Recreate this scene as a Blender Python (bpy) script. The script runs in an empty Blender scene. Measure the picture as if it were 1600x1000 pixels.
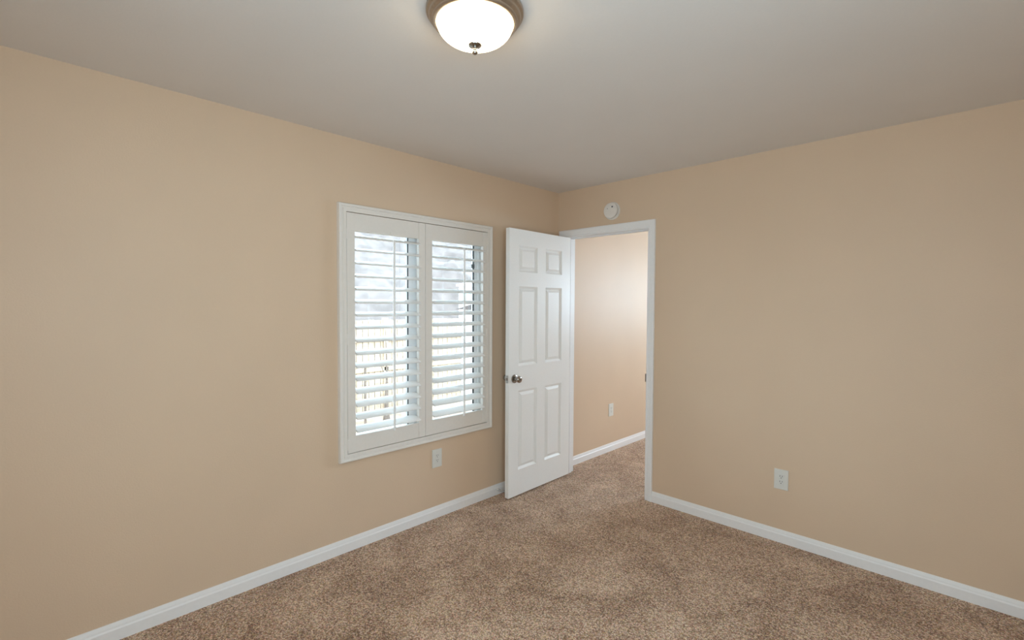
import bpy, bmesh, math, random
from mathutils import Vector, Matrix, noise
S = bpy.context.scene
COL = S.collection
PI = math.pi
random.seed(7)

# ------------------------------------------------------------------ camera
cam_data = bpy.data.cameras.new('camera')
cam = bpy.data.objects.new('camera', cam_data)
COL.objects.link(cam)
F_PX, YAW, PITCH, ROLL = 755.23, 0.775695, -0.0318431, 0.004895
cam_data.sensor_fit = 'HORIZONTAL'
cam_data.sensor_width = 36.0
cam_data.lens = F_PX / 1600.0 * 36.0
cam_data.clip_start = 0.02
cam_data.clip_end = 300
fw = Vector((-math.sin(YAW) * math.cos(PITCH), math.cos(YAW) * math.cos(PITCH), math.sin(PITCH)))
r0 = fw.cross(Vector((0, 0, 1))).normalized()
u0 = r0.cross(fw)
rt = math.cos(ROLL) * r0 + math.sin(ROLL) * u0
up = -math.sin(ROLL) * r0 + math.cos(ROLL) * u0
M = Matrix((rt, up, -fw)).transposed().to_4x4()
M.translation = Vector((2.67927, -3.29888, 1.47200))
cam.matrix_world = M
S.camera = cam

# ------------------------------------------------------------------ exposure, world and daylight
S.view_settings.view_transform = 'Standard'
S.view_settings.look = 'None'
S.view_settings.gamma = 1.0
S.view_settings.use_curve_mapping = False
S.view_settings.exposure = 0.0
S.cycles.use_denoising = True
S.cycles.max_bounces = 10
S.cycles.diffuse_bounces = 8

w = bpy.data.worlds.new('overcast_sky')
S.world = w
w.use_nodes = True
bg = w.node_tree.nodes['Background']
bg.inputs['Color'].default_value = (0.645, 0.86, 1.0, 1)
bg.inputs['Strength'].default_value = 10.1


def area_light(name, loc, aim, sx, sy, energy, color, spread=PI):
    d = bpy.data.lights.new(name, 'AREA')
    d.shape = 'RECTANGLE'
    d.size, d.size_y, d.energy, d.color = sx, sy, energy, color
    d.spread = spread
    o = bpy.data.objects.new(name, d)
    COL.objects.link(o)
    o.location = loc
    o.rotation_euler = (Vector(aim) - Vector(loc)).to_track_quat('-Z', 'Y').to_euler()
    return o


def portal(name, loc, aim, sx, sy):
    # guides the renderer to the sky through a window opening; gives no light of its own
    o = area_light(name, loc, aim, sx, sy, 1.0, (1, 1, 1))
    o.data.cycles.is_portal = True
    return o


# window openings: BX behind the viewpoint, EY beside it, WY the shuttered one, HX at the end of the hall
BX0, BX1 = 2.05, 2.95
EY0, EY1, EZ0, EZ1 = -3.45, -2.62, 0.85, 2.00
WY0, WY1, WZ0, WZ1 = -1.955, -0.852, 0.592, 2.003
HX0, HX1 = 0.95, 2.15
XE, YS = 3.30, -3.80            # wall to the right of the camera, wall behind it
EZM, EZH = (EZ0 + EZ1) / 2, EZ1 - EZ0
portal('sky_side_window', (XE + 0.06, (EY0 + EY1) / 2, EZM), (0, (EY0 + EY1) / 2, EZM), EY1 - EY0, EZH)
portal('sky_back_window', ((BX0 + BX1) / 2, YS - 0.06, EZM), ((BX0 + BX1) / 2, 0, EZM), BX1 - BX0, EZH)
portal('sky_shuttered_window', (-0.15, (WY0 + WY1) / 2, (WZ0 + WZ1) / 2), (3, (WY0 + WY1) / 2, (WZ0 + WZ1) / 2), WY1 - WY0, WZ1 - WZ0)
# daylight through the window at the end of the hall
area_light('daylight_hall_window', ((HX0 + HX1) / 2, 3.34, 1.62), (0.75, 0.0, 1.40), HX1 - HX0, 0.8, 49, (0.60, 0.78, 0.97))


# ------------------------------------------------------------------ helpers
class MB:
    def __init__(self):
        self.bm = bmesh.new()

    def face(self, pts):
        return self.bm.faces.new([self.bm.verts.new(p) for p in pts])

    def box(self, x0, x1, y0, y1, z0, z1):
        v = [self.bm.verts.new((x, y, z)) for z in (z0, z1) for y in (y0, y1) for x in (x0, x1)]
        for f in ((0, 2, 3, 1), (4, 5, 7, 6), (0, 1, 5, 4), (2, 6, 7, 3), (0, 4, 6, 2), (1, 3, 7, 5)):
            self.bm.faces.new([v[i] for i in f])
        return self

    def loft(self, loops, closed=True, cap=False):
        rows = [[self.bm.verts.new(p) for p in l] for l in loops]
        n = len(rows[0])
        for a, b in zip(rows, rows[1:]):
            for i in range(n if closed else n - 1):
                j = (i + 1) % n
                self.bm.faces.new((a[i], a[j], b[j], b[i]))
        if cap:
            self.bm.faces.new(list(reversed(rows[0])))
            self.bm.faces.new(rows[-1])
        return self

    def lathe(self, prof, c=(0, 0, 0), axis='Z', seg=40):
        """prof: (radius, height) pairs; height runs along +axis."""
        rows = []
        for r, h in prof:
            row = []
            for i in range(seg):
                a = 2 * PI * i / seg
                p, q = r * math.cos(a), r * math.sin(a)
                o = {'Z': (p, q, h), 'X': (h, p, q), 'Y': (q, h, p)}[axis]
                row.append((c[0] + o[0], c[1] + o[1], c[2] + o[2]))
            rows.append(row)
        vr = []
        for (r, h), row in zip(prof, rows):
            if r < 1e-6:
                vr.append([self.bm.verts.new(row[0])])
            else:
                vr.append([self.bm.verts.new(p) for p in row])
        for a, b in zip(vr, vr[1:]):
            for i in range(seg):
                j = (i + 1) % seg
                if len(a) == 1 and len(b) == 1:
                    continue
                if len(a) == 1:
                    self.bm.faces.new((a[0], b[j], b[i]))
                elif len(b) == 1:
                    self.bm.faces.new((a[i], a[j], b[0]))
                else:
                    self.bm.faces.new((a[i], a[j], b[j], b[i]))
        return self

    def build(self, name, mat, parent=None, bevel=0.0, smooth=False, segs=2):
        bm = self.bm
        bmesh.ops.remove_doubles(bm, verts=bm.verts, dist=1e-6)
        bmesh.ops.recalc_face_normals(bm, faces=bm.faces)
        me = bpy.data.meshes.new(name)
        bm.to_mesh(me)
        bm.free()
        if smooth:
            for p in me.polygons:
                p.use_smooth = True
            me.set_sharp_from_angle(angle=math.radians(40))
        me.materials.append(mat)
        o = bpy.data.objects.new(name, me)
        COL.objects.link(o)
        if parent is not None:
            o.parent = parent
        if bevel:
            m = o.modifiers.new('edge', 'BEVEL')
            m.width, m.segments, m.limit_method = bevel, segs, 'ANGLE'
            m.angle_limit = math.radians(50)
        return o


def tag(o, label, cat, kind=None, group=None):
    o['label'] = label
    o['category'] = cat
    if kind:
        o['kind'] = kind
    if group:
        o['group'] = group
    return o


def empty(name, loc=(0, 0, 0)):
    o = bpy.data.objects.new(name, None)
    o.empty_display_size = 0.05
    COL.objects.link(o)
    o.location = loc
    return o


def nodes(name):
    m = bpy.data.materials.new(name)
    m.use_nodes = True
    nt = m.node_tree
    return m, nt, nt.nodes['Principled BSDF']


def N(nt, kind, **kw):
    n = nt.nodes.new(kind)
    for k, v in kw.items():
        if k in n.inputs:
            n.inputs[k].default_value = v
        else:
            setattr(n, k, v)
    return n


def plain(name, color, rough=0.5, metal=0.0, bump=0.0, scale=80, vary=0.03):
    """a paint, plastic or metal with a faint grain in tone and relief"""
    m, nt, b = nodes(name)
    b.inputs['Roughness'].default_value = rough
    b.inputs['Metallic'].default_value = metal
    tc = N(nt, 'ShaderNodeTexCoord')
    nz = N(nt, 'ShaderNodeTexNoise', Scale=scale, Detail=3.0)
    nt.links.new(tc.outputs['Object'], nz.inputs['Vector'])
    rp = N(nt, 'ShaderNodeValToRGB')
    rp.color_ramp.elements[0].position, rp.color_ramp.elements[1].position = 0.3, 0.7
    rp.color_ramp.elements[0].color = tuple(c * (1 - vary) for c in color) + (1,)
    rp.color_ramp.elements[1].color = tuple(min(1, c * (1 + vary)) for c in color) + (1,)
    nt.links.new(nz.outputs['Fac'], rp.inputs['Fac'])
    nt.links.new(rp.outputs['Color'], b.inputs['Base Color'])
    if bump:
        bp = N(nt, 'ShaderNodeBump', Strength=bump, Distance=0.002)
        nt.links.new(nz.outputs['Fac'], bp.inputs['Height'])
        nt.links.new(bp.outputs['Normal'], b.inputs['Normal'])
    return m


def orange_peel(name, color, rough, scale, bump):
    m, nt, b = nodes(name)
    b.inputs['Roughness'].default_value = rough
    b.inputs['Specular IOR Level'].default_value = 0.35
    tc = N(nt, 'ShaderNodeTexCoord')
    fine = N(nt, 'ShaderNodeTexNoise', Scale=scale, Detail=4.0, Roughness=0.55)
    big = N(nt, 'ShaderNodeTexNoise', Scale=2.2, Detail=2.0)
    nt.links.new(tc.outputs['Object'], fine.inputs['Vector'])
    nt.links.new(tc.outputs['Object'], big.inputs['Vector'])
    mix = N(nt, 'ShaderNodeMath', operation='MULTIPLY_ADD')
    mix.inputs[1].default_value = 0.35
    nt.links.new(fine.outputs['Fac'], mix.inputs[0])
    sc = N(nt, 'ShaderNodeMath', operation='MULTIPLY')
    sc.inputs[1].default_value = 0.65
    nt.links.new(big.outputs['Fac'], sc.inputs[0])
    nt.links.new(sc.outputs[0], mix.inputs[2])
    rp = N(nt, 'ShaderNodeValToRGB')
    rp.color_ramp.elements[0].position, rp.color_ramp.elements[1].position = 0.3, 0.7
    rp.color_ramp.elements[0].color = tuple(c * 0.975 for c in color) + (1,)
    rp.color_ramp.elements[1].color = tuple(min(1, c * 1.025) for c in color) + (1,)
    nt.links.new(mix.outputs[0], rp.inputs['Fac'])
    nt.links.new(rp.outputs['Color'], b.inputs['Base Color'])
    bp = N(nt, 'ShaderNodeBump', Strength=bump, Distance=0.0015)
    nt.links.new(fine.outputs['Fac'], bp.inputs['Height'])
    nt.links.new(bp.outputs['Normal'], b.inputs['Normal'])
    return m


def carpet_material():
    m, nt, b = nodes('carpet_pile')
    b.inputs['Roughness'].default_value = 0.95
    b.inputs['Specular IOR Level'].default_value = 0.1
    b.inputs['Sheen Weight'].default_value = 0.25
    b.inputs['Sheen Roughness'].default_value = 0.5
    tc = N(nt, 'ShaderNodeTexCoord')
    v = N(nt, 'ShaderNodeTexVoronoi', Scale=185.0, Randomness=1.0)      # each yarn tuft
    f = N(nt, 'ShaderNodeTexNoise', Scale=320.0, Detail=2.0, Roughness=0.7)
    md = N(nt, 'ShaderNodeTexNoise', Scale=42.0, Detail=3.0, Roughness=0.6)
    lg = N(nt, 'ShaderNodeTexNoise', Scale=3.2, Detail=5.0, Roughness=0.60, Distortion=0.7)
    for n in (v, f, md, lg):
        nt.links.new(tc.outputs['Object'], n.inputs['Vector'])
    sep = N(nt, 'ShaderNodeSeparateColor')
    nt.links.new(v.outputs['Color'], sep.inputs['Color'])

    def madd(a, k, c):
        n = N(nt, 'ShaderNodeMath', operation='MULTIPLY_ADD')
        nt.links.new(a, n.inputs[0])
        n.inputs[1].default_value = k
        if isinstance(c, float):
            n.inputs[2].default_value = c
        else:
            nt.links.new(c, n.inputs[2])
        return n.outputs[0]
    t = madd(sep.outputs['Red'], 0.62, -0.31)
    t = madd(f.outputs['Fac'], 1.20, t)
    t = madd(v.outputs['Distance'], -0.35, t)
    t = madd(md.outputs['Fac'], 0.28, t)
    t = madd(lg.outputs['Fac'], 0.72, t)
    t = madd(t, 1.0, -0.40)
    rp = N(nt, 'ShaderNodeValToRGB')
    e = rp.color_ramp.elements
    e[0].position, e[0].color = 0.12, (0.115, 0.055, 0.028, 1)
    e[1].position, e[1].color = 0.92, (0.97, 0.765, 0.585, 1)
    a = e.new(0.50)
    a.color = (0.492, 0.302, 0.186, 1)
    nt.links.new(t, rp.inputs['Fac'])
    hs = N(nt, 'ShaderNodeHueSaturation')                                # yarns lean to red or to olive
    nt.links.new(madd(sep.outputs['Green'], 0.06, 0.47), hs.inputs['Hue'])
    nt.links.new(madd(sep.outputs['Blue'], 0.5, 0.75), hs.inputs['Saturation'])
    nt.links.new(rp.outputs['Color'], hs.inputs['Color'])
    nt.links.new(hs.outputs['Color'], b.inputs['Base Color'])
    bp = N(nt, 'ShaderNodeBump', Strength=0.8, Distance=0.006)
    nt.links.new(f.outputs['Fac'], bp.inputs['Height'])
    bp2 = N(nt, 'ShaderNodeBump', Strength=0.5, Distance=0.02)
    nt.links.new(lg.outputs['Fac'], bp2.inputs['Height'])
    nt.links.new(bp2.outputs['Normal'], bp.inputs['Normal'])
    nt.links.new(bp.outputs['Normal'], b.inputs['Normal'])
    return m


MAT = dict(
    wall=orange_peel('beige_wall_paint', (0.700, 0.540, 0.392), 0.48, 150, 0.38),
    ceiling=orange_peel('ceiling_paint', (0.745, 0.725, 0.705), 0.85, 120, 0.25),
    carpet=carpet_material(),
    trim=plain('white_trim_paint', (0.87, 0.87, 0.87), 0.38, 0, 0.03, 60, 0.012),
    door=plain('white_door_paint', (0.90, 0.90, 0.885), 0.30, 0, 0.05, 90, 0.012),
    shutter=plain('shutter_paint', (0.80, 0.765, 0.715), 0.34, 0, 0.02, 60, 0.012),
    louver=plain('louver_paint', (0.90, 0.90, 0.89), 0.32, 0, 0.02, 60, 0.012),
    plastic=plain('white_plastic', (0.72, 0.72, 0.68), 0.33, 0, 0, 60, 0.01),
    detector=plain('detector_plastic', (0.80, 0.765, 0.715), 0.45, 0, 0, 60, 0.01),
    dark=plain('dark_slot', (0.03, 0.03, 0.03), 0.6),
    vent=plain('vent_grey', (0.22, 0.21, 0.20), 0.6),
    grey=plain('grey_rubber', (0.10, 0.105, 0.11), 0.6),
    nickel=plain('satin_nickel', (0.36, 0.345, 0.32), 0.18, 1.0, 0, 60, 0.04),
    bronze=plain('brushed_bronze', (0.42, 0.345, 0.275), 0.30, 0.85, 0, 120, 0.05),
    steel=plain('steel', (0.6, 0.6, 0.6), 0.3, 1.0),
    vinyl=plain('window_vinyl', (0.92, 0.93, 0.94), 0.4, 0, 0, 40, 0.01),
    fence=plain('fence_board', (0.37, 0.285, 0.205), 0.85, 0, 0.3, 14, 0.22),
    siding=plain('white_siding', (0.80, 0.80, 0.80), 0.7),
    roof=plain('brown_shingles', (0.050, 0.034, 0.029), 0.9, 0, 0.3, 8, 0.3),
    bark=plain('grey_bark', (0.13, 0.095, 0.075), 0.9, 0, 0.5, 30, 0.4),
    ground=plain('dry_ground', (0.30, 0.22, 0.16), 0.95, 0, 0.5, 3, 0.35),
    hill=plain('pale_hillside', (0.125, 0.098, 0.088), 0.95, 0, 0.5, 1.3, 0.28),
    tealglass=plain('teal_window_glass', (0.30, 0.48, 0.46), 0.15),
)
gm, gnt, gb = nodes('lamp_glass')
gb.inputs['Base Color'].default_value = (0.9, 0.88, 0.84, 1)
gb.inputs['Roughness'].default_value = 0.25
gb.inputs['Emission Color'].default_value = (1.0, 0.78, 0.48, 1)
gb.inputs['Emission Strength'].default_value = 12.5
MAT['lampglass'] = gm
pm, pnt, pb = nodes('window_glass')
lp = N(pnt, 'ShaderNodeBsdfTransparent')
gl = N(pnt, 'ShaderNodeBsdfGlossy', Roughness=0.02)
mx = N(pnt, 'ShaderNodeMixShader')
fr = N(pnt, 'ShaderNodeFresnel', IOR=1.45)
pnt.links.new(fr.outputs[0], mx.inputs['Fac'])
pnt.links.new(lp.outputs[0], mx.inputs[1])
pnt.links.new(gl.outputs[0], mx.inputs[2])
pnt.links.new(mx.outputs[0], pnt.nodes['Material Output'].inputs['Surface'])
MAT['glass'] = pm

# ------------------------------------------------------------------ room shell
H = 2.44
WT = 0.114                      # partition thickness
DX0, DX1, DZ = 0.100, 0.862, 2.047   # door opening between the jambs
HW, HY = 2.50, 3.20             # hall


def structure(name, mb, mat, label, cat, **kw):
    return tag(mb.build(name, mat, **kw), label, cat, 'structure')


b = MB()
b.box(-0.14, XE + 0.1, YS - 0.1, HY + 0.1, -0.12, 0.0)
structure('floor', b, MAT['carpet'], 'brown speckled cut-pile carpet running from the bedroom into the hall', 'carpet')
b = MB()
b.box(-0.14, XE + 0.1, YS - 0.1, HY + 0.1, H, H + 0.15)
structure('ceiling', b, MAT['ceiling'], 'flat pale grey white ceiling above the beige walls', 'ceiling')
b = MB()
b.box(-0.14, 0, YS - 0.1, WY0, 0, H).box(-0.14, 0, WY1, WT / 2, 0, H)
b.box(-0.14, 0, WY0, WY1, 0, WZ0).box(-0.14, 0, WY0, WY1, WZ1, H)
structure('wall_left', b, MAT['wall'], 'beige painted wall with the white shuttered window', 'wall')
b = MB()
jx0, jx1, jz = DX0 - 0.019, DX1 + 0.019, DZ + 0.019
b.box(0, jx0, 0, WT, 0, H).box(jx1, XE, 0, WT, 0, H).box(jx0, jx1, 0, WT, jz, H)
structure('wall_right', b, MAT['wall'], 'beige painted wall with the doorway and the round detector', 'wall')
b = MB()
b.box(-0.14, 0, WT / 2, HY, 0, H)
structure('wall_hall', b, MAT['wall'], 'brightly lit beige hall wall seen through the open doorway', 'wall')
b = MB()
b.box(0, BX0, YS - 0.1, YS, 0, H).box(BX1, XE + 0.1, YS - 0.1, YS, 0, H)
b.box(BX0, BX1, YS - 0.1, YS, 0, EZ0).box(BX0, BX1, YS - 0.1, YS, EZ1, H)
structure('wall_back', b, MAT['wall'], 'beige bedroom wall with a window opening behind the viewpoint', 'wall')
b = MB()
b.box(XE, XE + 0.1, YS, EY0, 0, H).box(XE, XE + 0.1, EY1, WT, 0, H)
b.box(XE, XE + 0.1, EY0, EY1, 0, EZ0).box(XE, XE + 0.1, EY0, EY1, EZ1, H)
structure('wall_side', b, MAT['wall'], 'beige bedroom wall with the window opening beside the viewpoint', 'wall')
b = MB()
b.box(HW, HW + 0.09, WT, HY, 0, H)
structure('wall_hall_side', b, MAT['wall'], 'beige hall wall hidden behind the bedroom partition', 'wall')
b = MB()
b.box(-0.14, HX0, HY, HY + 0.1, 0, H).box(HX1, HW + 0.09, HY, HY + 0.1, 0, H)
b.box(HX0, HX1, HY, HY + 0.1, 0, 1.20).box(HX0, HX1, HY, HY + 0.1, 2.08, H)
structure('wall_hall_end', b, MAT['wall'], 'beige wall with a window opening at the far end of the hall', 'wall')

# baseboards: flat face with a sloping moulded top
BT, BH = 0.013, 0.079
BP = [(0, 0), (BT, 0), (BT, 0.050), (BT - 0.0015, 0.053), (BT - 0.004, 0.0565), (BT - 0.0052, 0.064),
      (BT - 0.0075, 0.072), (0.0035, BH), (0, BH)]


def baseboard(name, p0, p1, out, label):
    """p0, p1: floor points on the wall; out: the direction into the room."""
    m = MB()
    loops = [[(p[0] + out[0] * d, p[1] + out[1] * d, h) for d, h in BP] for p in (p0, p1)]
    m.loft(loops, closed=True, cap=True)
    return structure(name, m, MAT['trim'], label, 'baseboard')


baseboard('baseboard_left', (0, YS), (0, -0.0), (1, 0), 'white baseboard along the wall under the shuttered window')
baseboard('baseboard_right', (DX1 + 0.064, 0), (XE - BT, 0), (0, -1), 'white baseboard along the wall right of the doorway')
baseboard('baseboard_hall', (0, WT + 0.001), (0, HY), (1, 0), 'white baseboard along the hall wall beyond the doorway')

# ------------------------------------------------------------------ door casing and jamb
CP = [(0.0, 0.0), (0.0, 0.0155), (0.003, 0.0175), (0.011, 0.0175), (0.018, 0.0150), (0.034, 0.0135), (0.043, 0.0110), (0.047, 0.0085), (0.050, 0.0105),
      (0.055, 0.0100), (0.058, 0.0075), (0.058, 0.0)]   # (distance from the outer edge, thickness)
m = MB()
ox0, ox1, oz = 0.024, DX1 + 0.006 + 0.058, DZ + 0.006 + 0.054
loops = []
for d, h in CP:
    loops.append([(ox0 + d * 1.2, -h, 0.0), (ox0 + d * 1.2, -h, oz - d), (ox1 - d, -h, oz - d), (ox1 - d, -h, 0.0)])
m.loft(loops, closed=False)
casing = structure('trim_1', m, MAT['trim'], 'white moulded casing and jamb framing the open doorway', 'door frame', smooth=True)
m = MB()
m.box(jx0, DX0, -0.0005, WT, 0, DZ).box(DX1, jx1, -0.0005, WT, 0, DZ).box(jx0, jx1, -0.0005, WT, DZ, jz)
m.box(DX0, DX0 + 0.011, 0.040, 0.072, 0, DZ - 0.011).box(DX1 - 0.011, DX1, 0.040, 0.072, 0, DZ - 0.011).box(DX0, DX1, 0.040, 0.072, DZ - 0.011, DZ)
m.build('jamb', MAT['trim'], casing, bevel=0.001)
m = MB()
m.box(DX1 - 0.0022, DX1 + 0.0005, -0.002, 0.030, 0.896, 0.956)
m.lathe([(0.0, -0.030), (0.0035, -0.030), (0.0035, 0.030), (0.0, 0.030)], (DX1 - 0.003, -0.003, 0.926), 'Z', 12)
m.build('strike_plate', MAT['nickel'], casing)
# casing on the hall side
m = MB()
hx0, hx1, hz = DX0 - 0.064, DX1 + 0.064, DZ + 0.060
loops = [[(hx0 + d, WT + h, 0.0), (hx0 + d, WT + h, hz - d), (hx1 - d, WT + h, hz - d), (hx1 - d, WT + h, 0.0)] for d, h in CP]
m.loft(loops, closed=False)
m.build('hall_casing', MAT['trim'], casing, smooth=True)

# ------------------------------------------------------------------ six-panel door, standing open
DW, DT, DB, DTOP = 0.757, 0.035, 0.016, 2.040
SC = [0.0, 0.118, 0.332, 0.434, 0.650, DW]
ZC = [DB, 0.210, 0.818, 1.006, 1.610, 1.720, 1.918, DTOP]
PANEL = [(0.0, 0.0), (0.0012, 0.0035), (0.004, 0.0050), (0.0145, 0.0125), (0.0170, 0.0132), (0.0200, 0.0130), (0.0212, 0.0112), (0.037, 0.0035), (0.0385, 0.0018)]
m = MB()
for side in (0, 1):
    def P(s, z, depth):
        return ((DT - depth) if side else depth, -s, z)
    for i in range(5):
        for k in range(7):
            s0, s1, z0, z1 = SC[i], SC[i + 1], ZC[k], ZC[k + 1]
            if i in (1, 3) and k in (1, 3, 5):
                loops = [[P(s0 + d, z0 + d, h), P(s1 - d, z0 + d, h), P(s1 - d, z1 - d, h), P(s0 + d, z1 - d, h)] for d, h in PANEL]
                m.loft(loops)
                m.face(loops[-1])
            else:
                m.face([P(s0, z0, 0), P(s1, z0, 0), P(s1, z1, 0), P(s0, z1, 0)])
for i in range(5):
    for z in (DB, DTOP):
        m.face([(0, -SC[i], z), (DT, -SC[i], z), (DT, -SC[i + 1], z), (0, -SC[i + 1], z)])
for k in range(7):
    for s in (0, DW):
        m.face([(0, -s, ZC[k]), (DT, -s, ZC[k]), (DT, -s, ZC[k + 1]), (0, -s, ZC[k + 1])])
door = structure('door_1', m, MAT['door'], 'white six-panel door standing open between the shuttered window and the doorway', 'door')
door.location = (0.1055, -0.004, 0.0)
door.rotation_euler = (0, 0, math.radians(1.4))
KZ, KS = 0.914, 0.697
for sgn, x0 in ((1, DT), (-1, 0.0)):
    m = MB()
    pr = [(0, 0.0), (0.0325, 0.0), (0.0325, 0.004), (0.030, 0.008), (0.022, 0.0105), (0.0135, 0.0115), (0.0115, 0.020), (0.0115, 0.028),
          (0.016, 0.031), (0.0225, 0.036), (0.0258, 0.043), (0.0262, 0.050), (0.0240, 0.057), (0.0190, 0.0605), (0.009, 0.0615), (0.0, 0.0615)]
    m.lathe([(r, sgn * h) for r, h in pr], (x0, -KS, KZ), 'X', 36)
    kn = m.build('door_knob', MAT['nickel'], door, smooth=True)
    if sgn > 0:
        m = MB()
        m.lathe([(0.0, 0.0615), (0.0045, 0.0615), (0.0045, 0.0635), (0.0, 0.0635)], (x0, -KS, KZ), 'X', 16)
        m.build('lock_button', MAT['dark'], kn)
m = MB()
m.box(0.005, 0.030, -DW - 0.0012, -DW + 0.001, KZ - 0.029, KZ + 0.029)
plate = m.build('latch_plate', MAT['steel'], door, bevel=0.0006)
m = MB()
m.box(0.010, 0.025, -DW - 0.009, -DW, KZ - 0.010, KZ + 0.010)
m.build('latch_bolt', MAT['nickel'], plate, bevel=0.002)
for zz in (0.25, 1.03, 1.83):
    m = MB()
    m.lathe([(0, 0), (0.0055, 0), (0.0055, 0.089), (0, 0.089)], (-0.004, 0.001, zz), 'Z', 12)
    m.box(-0.0015, 0.030, -0.0005, 0.0015, zz, zz + 0.089)
    m.build('hinge', MAT['nickel'], door)
# door stop on the back of the door, its white tip towards the baseboard
SZ, SS = 0.047, 0.738
m = MB()
pr = [(0, 0.001), (0.011, 0.001), (0.011, -0.004), (0.006, -0.006)]
for i in range(26):
    pr += [(0.0048, -0.007 - i * 0.0030), (0.0032, -0.0085 - i * 0.0030)]
pr += [(0, -0.087)]
m.lathe(pr, (0, -SS, SZ), 'X', 14)
stop = m.build('door_stop', MAT['nickel'], door, smooth=True)
m = MB()
m.lathe([(0, -0.085), (0.0085, -0.085), (0.0090, -0.093), (0.0080, -0.101), (0, -0.103)], (0, -SS, SZ), 'X', 14)
m.build('rubber_tip', MAT['plastic'], stop, smooth=True)

# ------------------------------------------------------------------ window unit (horizontal slider) behind the shutters
m = MB()
FX0, FX1 = -0.125, -0.048


def rect_frame(mb, x0, x1, y0, y1, z0, z1, w):
    mb.box(x0, x1, y0, y1, z0, z0 + w).box(x0, x1, y0, y1, z1 - w, z1)
    mb.box(x0, x1, y0, y0 + w, z0 + w, z1 - w).box(x0, x1, y1 - w, y1, z0 + w, z1 - w)


rect_frame(m, FX0, FX1, WY0, WY1, WZ0, WZ1, 0.030)
win = structure('window_1', m, MAT['vinyl'], 'white vinyl sliding window behind the plantation shutters', 'window', bevel=0.002)
m = MB()
YM = -1.405
rect_frame(m, -0.082, -0.0535, YM + 0.030, WY1 - 0.028, WZ0 + 0.028, WZ1 - 0.028, 0.040)
sash = m.build('sliding_sash', MAT['vinyl'], win, bevel=0.002)
m = MB()
m.box(-0.070, -0.066, YM + 0.070, WY1 - 0.068, WZ0 + 0.068, WZ1 - 0.068)
m.build('pane', MAT['glass'], sash)
m = MB()
rect_frame(m, -0.0665, -0.0530, YM + 0.0695, WY1 - 0.0675, WZ0 + 0.0675, WZ1 - 0.0675, 0.005)
m.build('gasket', MAT['dark'], sash)
m = MB()
m.box(-0.058, -0.045, WY1 - 0.091, WY1 - 0.070, 1.741, 1.769)
m.build('sash_latch', MAT['grey'], sash, bevel=0.001)
m = MB()
rect_frame(m, -0.118, -0.090, WY0 + 0.028, YM + 0.060, WZ0 + 0.028, WZ1 - 0.028, 0.040)
m.box(-0.090, -0.0535, YM - 0.089, YM - 0.053, WZ0 + 0.03, WZ1 - 0.03).box(-0.075, -0.0555, YM - 0.053, YM + 0.078, WZ0 + 0.03, WZ1 - 0.03)
fsash = m.build('fixed_sash', MAT['vinyl'], win, bevel=0.002)
m = MB()
m.box(-0.106, -0.102, WY0 + 0.068, YM + 0.020, WZ0 + 0.068, WZ1 - 0.068)
m.build('pane', MAT['glass'], fsash)
m = MB()
m.box(-0.060, -0.0535, YM - 0.094, YM - 0.0885, WZ0 + 0.03, WZ1 - 0.03)
m.build('weather_strip', MAT['dark'], fsash)

# ------------------------------------------------------------------ plantation shutters
SY0, SY1, SZ0, SZ1 = -2.011, -0.801, 0.540, 2.055       # outer edge of the shutter frame
PY0, PY1, PZ0, PZ1 = -1.960, -0.848, 0.586, 2.008       # the opening the two panels fill
sh = empty('plantation_shutters', (0.0, (SY0 + SY1) / 2, SZ0))
tag(sh, 'white plantation shutters with two louvered panels mounted over the window', 'shutters')
SO = sh.location.copy()


def shift(mb):
    bmesh.ops.translate(mb.bm, verts=mb.bm.verts, vec=-SO)
    return mb


FP = [(0.0, 0.0), (0.0, 0.022), (0.003, 0.026), (0.010, 0.0265), (0.013, 0.0240), (0.0175, 0.0235), (0.0200, 0.0190), (0.0285, 0.0185), (0.0305, 0.0220),
      (0.040, 0.0215), (0.0485, 0.0210), (0.0485, 0.0)]
m = MB()
loops = []
for d, h in FP:
    loops.append([(h, SY0 + d, SZ0 + d * 0.93), (h, SY1 - d, SZ0 + d * 0.93), (h, SY1 - d, SZ1 - d * 0.96), (h, SY0 + d, SZ1 - d * 0.96)])
m.loft(loops)
# the leg of the frame that lines the window opening
rect_frame(m, -0.045, 0.0005, WY0 - 0.0005, WY1 + 0.0005, WZ0 - 0.0005, WZ1 + 0.0005, 0.004)
shift(m).build('shutter_frame', MAT['shutter'], sh, smooth=True)

PX0, PX1 = -0.010, 0.0185      # panel thickness
LW, TILT = 0.089, math.radians(15.5)
LN, LPITCH, LZ0 = 16, 0.0766, 1.8695
louver_mesh = {}


def louver(length):
    """elliptical blade along Y, centred at the origin, room edge tilted down"""
    mb = MB()
    ring = []
    for i in range(22):
        a = 2 * PI * i / 22
        x = math.copysign(abs(math.cos(a)) ** 0.85, math.cos(a)) * LW / 2
        z = math.sin(a) * 0.0062
        ring.append((x * math.cos(TILT) + z * math.sin(TILT), -x * math.sin(TILT) + z * math.cos(TILT)))
    mb.loft([[(x, y, z) for x, z in ring] for y in (-length / 2, length / 2)], closed=True, cap=True)
    return mb


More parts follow.
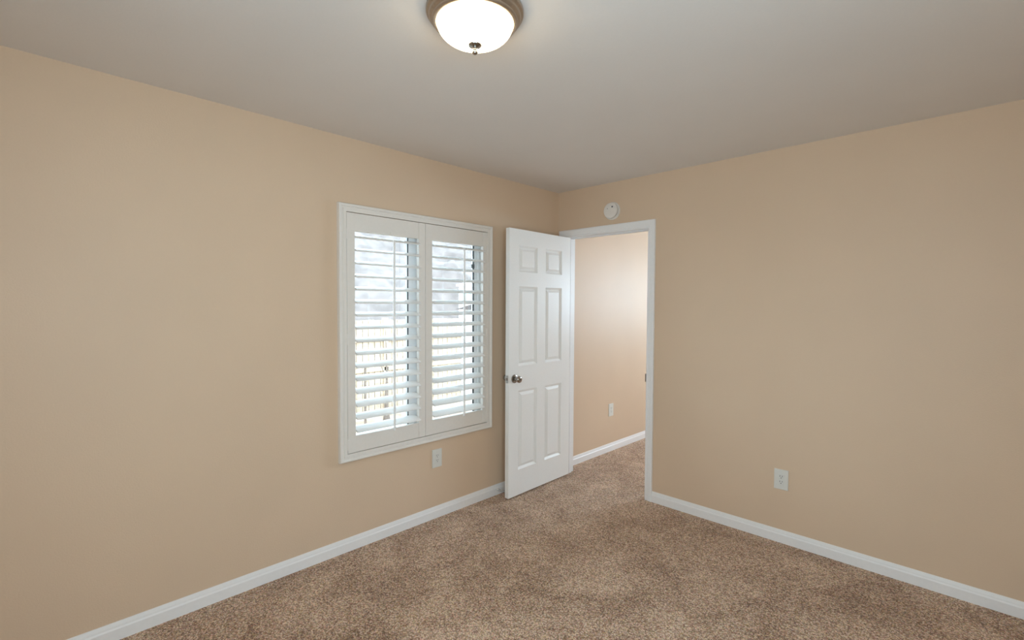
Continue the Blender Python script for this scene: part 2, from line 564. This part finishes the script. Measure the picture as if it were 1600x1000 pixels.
panels = [(PY0 + 0.0012, -1.4093, -1.9085, -1.4595), (-1.4067, PY1 - 0.0012, -1.3515, -0.8925)]
for pi, (a0, a1, o0, o1) in enumerate(panels):
    zt, zb = 1.900, 0.686
    m = MB()
    m.box(PX0, PX1, a0, o0, PZ0 + 0.002, PZ1 - 0.003).box(PX0, PX1, o1, a1, PZ0 + 0.002, PZ1 - 0.003)
    m.box(PX0 + 0.001, PX1 - 0.0022, o0, o1, zt, PZ1 - 0.003).box(PX0 + 0.001, PX1 - 0.0022, o0, o1, PZ0 + 0.002, zb)
    if pi == 1:
        m.box(PX0 - 0.004, PX0 + 0.003, a0 - 0.012, a0 + 0.01, PZ0 + 0.002, PZ1 - 0.003)   # rabbet at the meeting edge
    pan = shift(m).build('shutter_panel', MAT['shutter'], sh, bevel=0.0018)
    cx = (PX0 + PX1) / 2
    first = None
    for k in range(LN):
        z = LZ0 - k * LPITCH
        if first is None:
            first = louver(o1 - o0 - 0.003).build('louver', MAT['louver'], pan, smooth=True)
            lv = first
        else:
            lv = first.copy()
            COL.objects.link(lv)
            lv.parent = pan
        lv.location = Vector((cx, (o0 + o1) / 2, z)) - SO
    ry = (-1.6665, -1.102)[pi]
    rx = cx + LW / 2 * math.cos(TILT) + 0.001
    m = MB()
    zt_, zb_ = LZ0 - 0.004, LZ0 - 15 * LPITCH - 0.040
    m.box(rx, rx + 0.011, ry - 0.0065, ry + 0.0065, zb_, zt_)
    shift(m).build('tilt_rod', MAT['louver'], pan, bevel=0.003, segs=3)
    hy = (PY0, PY1)[pi]
    for hz_ in (1.880, 1.262, 0.640):
        m = MB()
        m.lathe([(0, -0.032), (0.0042, -0.032), (0.0042, 0.032), (0, 0.032)], (0.0200, hy, hz_), 'Z', 10)
        m.box(0.0180, 0.0222, hy - 0.012, hy + 0.012, hz_ - 0.030, hz_ + 0.030)
        shift(m).build('hinge', MAT['shutter'], pan)
    m = MB()
    m.box(PX1 - 0.001, PX1 + 0.004, ry - 0.003, ry + 0.003, zt + 0.006, zt + 0.020)
    shift(m).build('rod_catch', MAT['shutter'], pan)

# ------------------------------------------------------------------ flush-mount ceiling light
LC = Vector((1.447, -2.224, H))
lamp = empty('ceiling_light', LC)
tag(lamp, 'flush-mount ceiling light with bronze rim and glowing frosted glass bowl', 'ceiling light')
m = MB()
m.lathe([(0, -0.0005), (0.157, -0.0005), (0.1605, -0.003), (0.1605, -0.012), (0.1580, -0.0155), (0.1535, -0.0170), (0.1515, -0.0195), (0.1515, -0.0240),
         (0.1485, -0.0285), (0.1435, -0.0300), (0.1415, -0.0320), (0.1415, -0.0365), (0.1390, -0.0405), (0.1340, -0.0425), (0.1290, -0.0425), (0.1275, -0.0385), (0.10, -0.034), (0, -0.034)], seg=96)
m.build('canopy', MAT['bronze'], lamp, smooth=True)
m = MB()
bowl = [(0.1265, -0.0385)]
for i in range(1, 19):
    a = PI / 2 * i / 18
    bowl.append((0.1265 * math.cos(a) ** 0.92 if i < 18 else 0.0, -0.0385 - 0.0700 * math.sin(a)))
m.lathe(bowl, seg=96)
m.build('glass_bowl', MAT['lampglass'], lamp, smooth=True)
m = MB()
m.lathe([(0.0, -0.1060), (0.0200, -0.1070), (0.0225, -0.1095), (0.0215, -0.1120), (0.0150, -0.1150), (0.0080, -0.1175), (0.0062, -0.1225),
         (0.0062, -0.1260), (0.0085, -0.1290), (0.0092, -0.1330), (0.0080, -0.1370), (0.0045, -0.1400), (0.0, -0.1408)], seg=32)
m.build('finial', MAT['nickel'], lamp, smooth=True)

# ------------------------------------------------------------------ smoke detector above the doorway
sd = empty('smoke_detector', (0.552, 0.0, 2.214))
tag(sd, 'round off-white smoke detector on the wall above the doorway', 'smoke detector')
m = MB()
m.lathe([(0, 0), (0.0695, 0), (0.0695, -0.009), (0.0675, -0.0115), (0.056, -0.0115), (0, -0.0105)], axis='Y', seg=64)
m.build('base', MAT['detector'], sd, smooth=True)
m = MB()
m.lathe([(0, -0.010), (0.0520, -0.010), (0.0520, -0.0225), (0.0595, -0.0230), (0.0610, -0.025), (0.0610, -0.032), (0.0590, -0.037), (0.054, -0.0395), (0.030, -0.0415), (0, -0.042)], axis='Y', seg=64)
cover = m.build('cover', MAT['detector'], sd, smooth=True)
m = MB()
m.lathe([(0, -0.0415), (0.0065, -0.0415), (0.0065, -0.0432), (0, -0.0435)], (0.022, 0, 0.026), 'Y', 20)
m.build('test_button', MAT['grey'], cover, smooth=True)
m = MB()
m.lathe([(0, -0.0413), (0.0028, -0.0413), (0.0028, -0.0426), (0, -0.0428)], (-0.022, 0, 0.016), 'Y', 12)
m.build('indicator', MAT['dark'], cover)
m = MB()
m.lathe([(0.0535, -0.0105), (0.0545, -0.0105), (0.0545, -0.0240), (0.0535, -0.0240), (0.0535, -0.0105)], axis='Y', seg=64)
m.build('vent', MAT['vent'], cover, smooth=True)


# ------------------------------------------------------------------ outlets: a plate, a receptacle insert and its slots
def outlet(loc, rot, label):
    """built facing -Y"""
    o = empty('electrical_outlet', loc)
    o.rotation_euler = (0, 0, rot)
    tag(o, label, 'outlet', group='wall outlets')
    m = MB()
    w_, h_ = 0.0400, 0.0625
    m.loft([[(-w_ + d, -y, -h_ + d), (w_ - d, -y, -h_ + d), (w_ - d, -y, h_ - d), (-w_ + d, -y, h_ - d)] for d, y in ((0, 0), (0, 0.0045), (0.0012, 0.0062), (0.0035, 0.0068))], cap=True)
    m.build('cover_plate', MAT['plastic'], o)
    m = MB()
    m.box(-0.0170, 0.0170, -0.0078, -0.0060, -0.0338, 0.0338)
    ins = m.build('receptacle', MAT['plastic'], o, bevel=0.0010)
    m = MB()
    for zc in (0.0185, -0.0145):
        m.box(-0.0078, -0.0054, -0.0081, -0.0070, zc - 0.0015, zc + 0.0075)
        m.box(0.0054, 0.0078, -0.0081, -0.0070, zc - 0.0010, zc + 0.0065)
        m.lathe([(0, -0.0070), (0.0027, -0.0070), (0.0027, -0.0081), (0, -0.0081)], (0, 0, zc - 0.0085), 'Y', 12)
    m.build('slots', MAT['dark'], ins)
    return o


out_a = outlet((1.797, 0.0, 0.394), 0, 'white outlet on the wall right of the doorway, above its baseboard')


def dup_outlet(loc, rot, label):
    r = out_a.copy()
    COL.objects.link(r)
    r.location = loc
    r.rotation_euler = (0, 0, rot)
    r['label'] = label
    for ch in list(out_a.children):
        c = ch.copy()
        COL.objects.link(c)
        c.parent = r
        for g in list(ch.children):
            d = g.copy()
            COL.objects.link(d)
            d.parent = c
    return r


dup_outlet((0.0, -1.302, 0.412), PI / 2, 'white outlet on the wall directly under the shuttered window')
dup_outlet((0.0, 0.862, 0.416), PI / 2, 'white outlet on the hall wall, seen through the open doorway')

# ------------------------------------------------------------------ outdoors, seen between the louvers
m = MB()
gx = [-0.14, -3, -6, -9, -14, -20, -30]
m.box(-46, -0.20, -14, 44, -0.95, -0.85)
structure('ground', m, MAT['ground'], 'pale bare ground of the yard outside the window', 'ground')
# pale wooded slope far behind the fence
m = MB()
nx, ny = 26, 70
grid = []
for i in range(nx + 1):
    row = []
    for j in range(ny + 1):
        x = -16 - 24 * i / nx
        y = -12 + 56 * j / ny
        z = -1.2 + 15 * (i / nx) ** 0.8 + 1.3 * noise.noise(Vector((x * 0.35, y * 0.35, 0.3))) + 0.6 * noise.noise(Vector((x * 1.1, y * 1.1, 4)))
        row.append(m.bm.verts.new((x, y, z)))
    grid.append(row)
for i in range(nx):
    for j in range(ny):
        m.bm.faces.new((grid[i][j], grid[i + 1][j], grid[i + 1][j + 1], grid[i][j + 1]))
structure('hill', m, MAT['hill'], 'pale hazy slope rising behind the yard fence', 'hill', smooth=True)
# board fence
fence = empty('board_fence', (-6.2, 1.0, -0.85))
tag(fence, 'pale tan board fence across the yard outside the window', 'fence')
m = MB()
y = -4.5
i = 0
while y < 3.95:
    top = 1.145 + 0.85 + random.uniform(-0.006, 0.006)
    m.box(-0.012 + random.uniform(0, .003), 0.012, y - 1.0 + 0.006, y - 1.0 + 0.127, 0.08, top)
    y += 0.133
m.build('boards', MAT['fence'], fence)
m = MB()
y = -4.5
while y < 3.95:
    m.box(-0.030, -0.013, y - 1.0 + 0.110, y - 1.0 + 0.156, 0.08, 1.97)
    y += 0.133
m.build('gap_shade_strips', MAT['bark'], fence)  # strips added behind the gaps, their dark colour standing in for shade
m = MB()
for zz in (0.32, 0.95, 1.56):
    m.box(0.012, 0.05, -5.5, 3.02, zz, zz + 0.075)
m.build('rail', MAT['fence'], fence)
for yy in (-5.3, -3.2, -1.1, 1.0, 3.07):
    m = MB()
    m.box(-0.05, 0.05, yy - 0.05, yy + 0.05, 0, 2.04)
    m.build('post', MAT['siding'] if yy > 3.0 else MAT['fence'], fence, bevel=0.006)
# neighbour's house beyond the end of the fence
house = empty('neighbour_house', (-10.5, 10.4, -0.85))
tag(house, 'low white neighbouring house with teal window and brown porch roof beyond the fence', 'house')
m = MB()
m.box(-3.57, 3.5, 0.0, 5.0, 0, 3.12)
m.build('wall', MAT['siding'], house)
m = MB()
m.loft([[(-3.65, -0.10, 3.12), (-3.65, 5.10, 3.12), (-3.65, 5.10, 3.20), (-3.65, 2.50, 3.75), (-3.65, -0.10, 3.20)],
        [(3.6, -0.10, 3.12), (3.6, 5.10, 3.12), (3.6, 5.10, 3.20), (3.6, 2.50, 3.75), (3.6, -0.10, 3.20)]], cap=True)
m.build('roof', MAT['siding'], house)
m = MB()
E1, E2, T1, T2, B1, B2 = [m.bm.verts.new(q) for q in ((-3.22, -0.5, 2.10), (3.5, -0.5, 2.10), (-1.35, 0.0, 2.62), (3.5, 0.0, 2.62), (-3.22, 0.0, 2.10), (3.5, 0.0, 2.10))]
for q in ((E1, E2, T2, T1), (E1, T1, B1), (E1, B1, B2, E2), (B1, T1, T2, B2), (E2, B2, T2)):
    m.bm.faces.new(q)
m.build('porch_roof', MAT['roof'], house)
m = MB()
m.box(-3.36, -1.9, -0.04, 0.01, 2.44, 2.86)
wf = m.build('window', MAT['siding'], house)
m = MB()
m.box(-3.28, -2.93, -0.05, -0.04, 2.49, 2.81).box(-2.88, -1.98, -0.05, -0.04, 2.49, 2.81)
m.build('pane', MAT['tealglass'], wf)
panel = empty('vinyl_fence_panel', (-6.2, 5.2, -0.85))
tag(panel, 'smooth white fence panel continuing from the end of the tan board fence', 'fence panel')
m = MB()
m.box(-0.02, 0.02, -1.03, 1.6, 0.05, 2.06)
m.build('sheet', MAT['siding'], panel)
m = MB()
m.box(-0.04, 0.04, -1.03, 1.6, 2.06, 2.11)
m.build('top_rail', MAT['vinyl'], panel, bevel=0.005)


# a slim bare tree in front of the fence
def limb(mb, pts, rad):
    rows = []
    for (p, r) in zip(pts, rad):
        rows.append([(p[0] + r * math.cos(2 * PI * i / 8), p[1] + r * math.sin(2 * PI * i / 8), p[2]) for i in range(8)])
    mb.loft(rows, cap=True)


tree = empty('bare_tree', (-5.6, 1.67, -0.85))
tag(tree, 'slim bare tree trunk in front of the yard fence outside the window', 'tree')
m = MB()
limb(m, [(0, 0, 0), (0.0, 0.0, 0.20), (0.0, 0.0, 0.55), (0.0, 0.01, 0.95), (0.0, 0.0, 1.35), (0.0, -0.02, 1.85)], [0.085, 0.050, 0.036, 0.020, 0.013, 0.005])
m.build('trunk', MAT['bark'], tree, smooth=True)
m = MB()
limb(m, [(0, 0.005, 0.85), (0.0, -0.10, 1.10), (0.0, -0.15, 1.40)], [0.012, 0.009, 0.004])
m.build('branch', MAT['bark'], tree, smooth=True)
stake = MB()
stake.box(-5.615, -5.585, 1.205, 1.235, -0.87, 0.30)
tag(stake.build('garden_stake', MAT['bark']), 'thin dark stake standing in the yard left of the bare tree', 'stake')
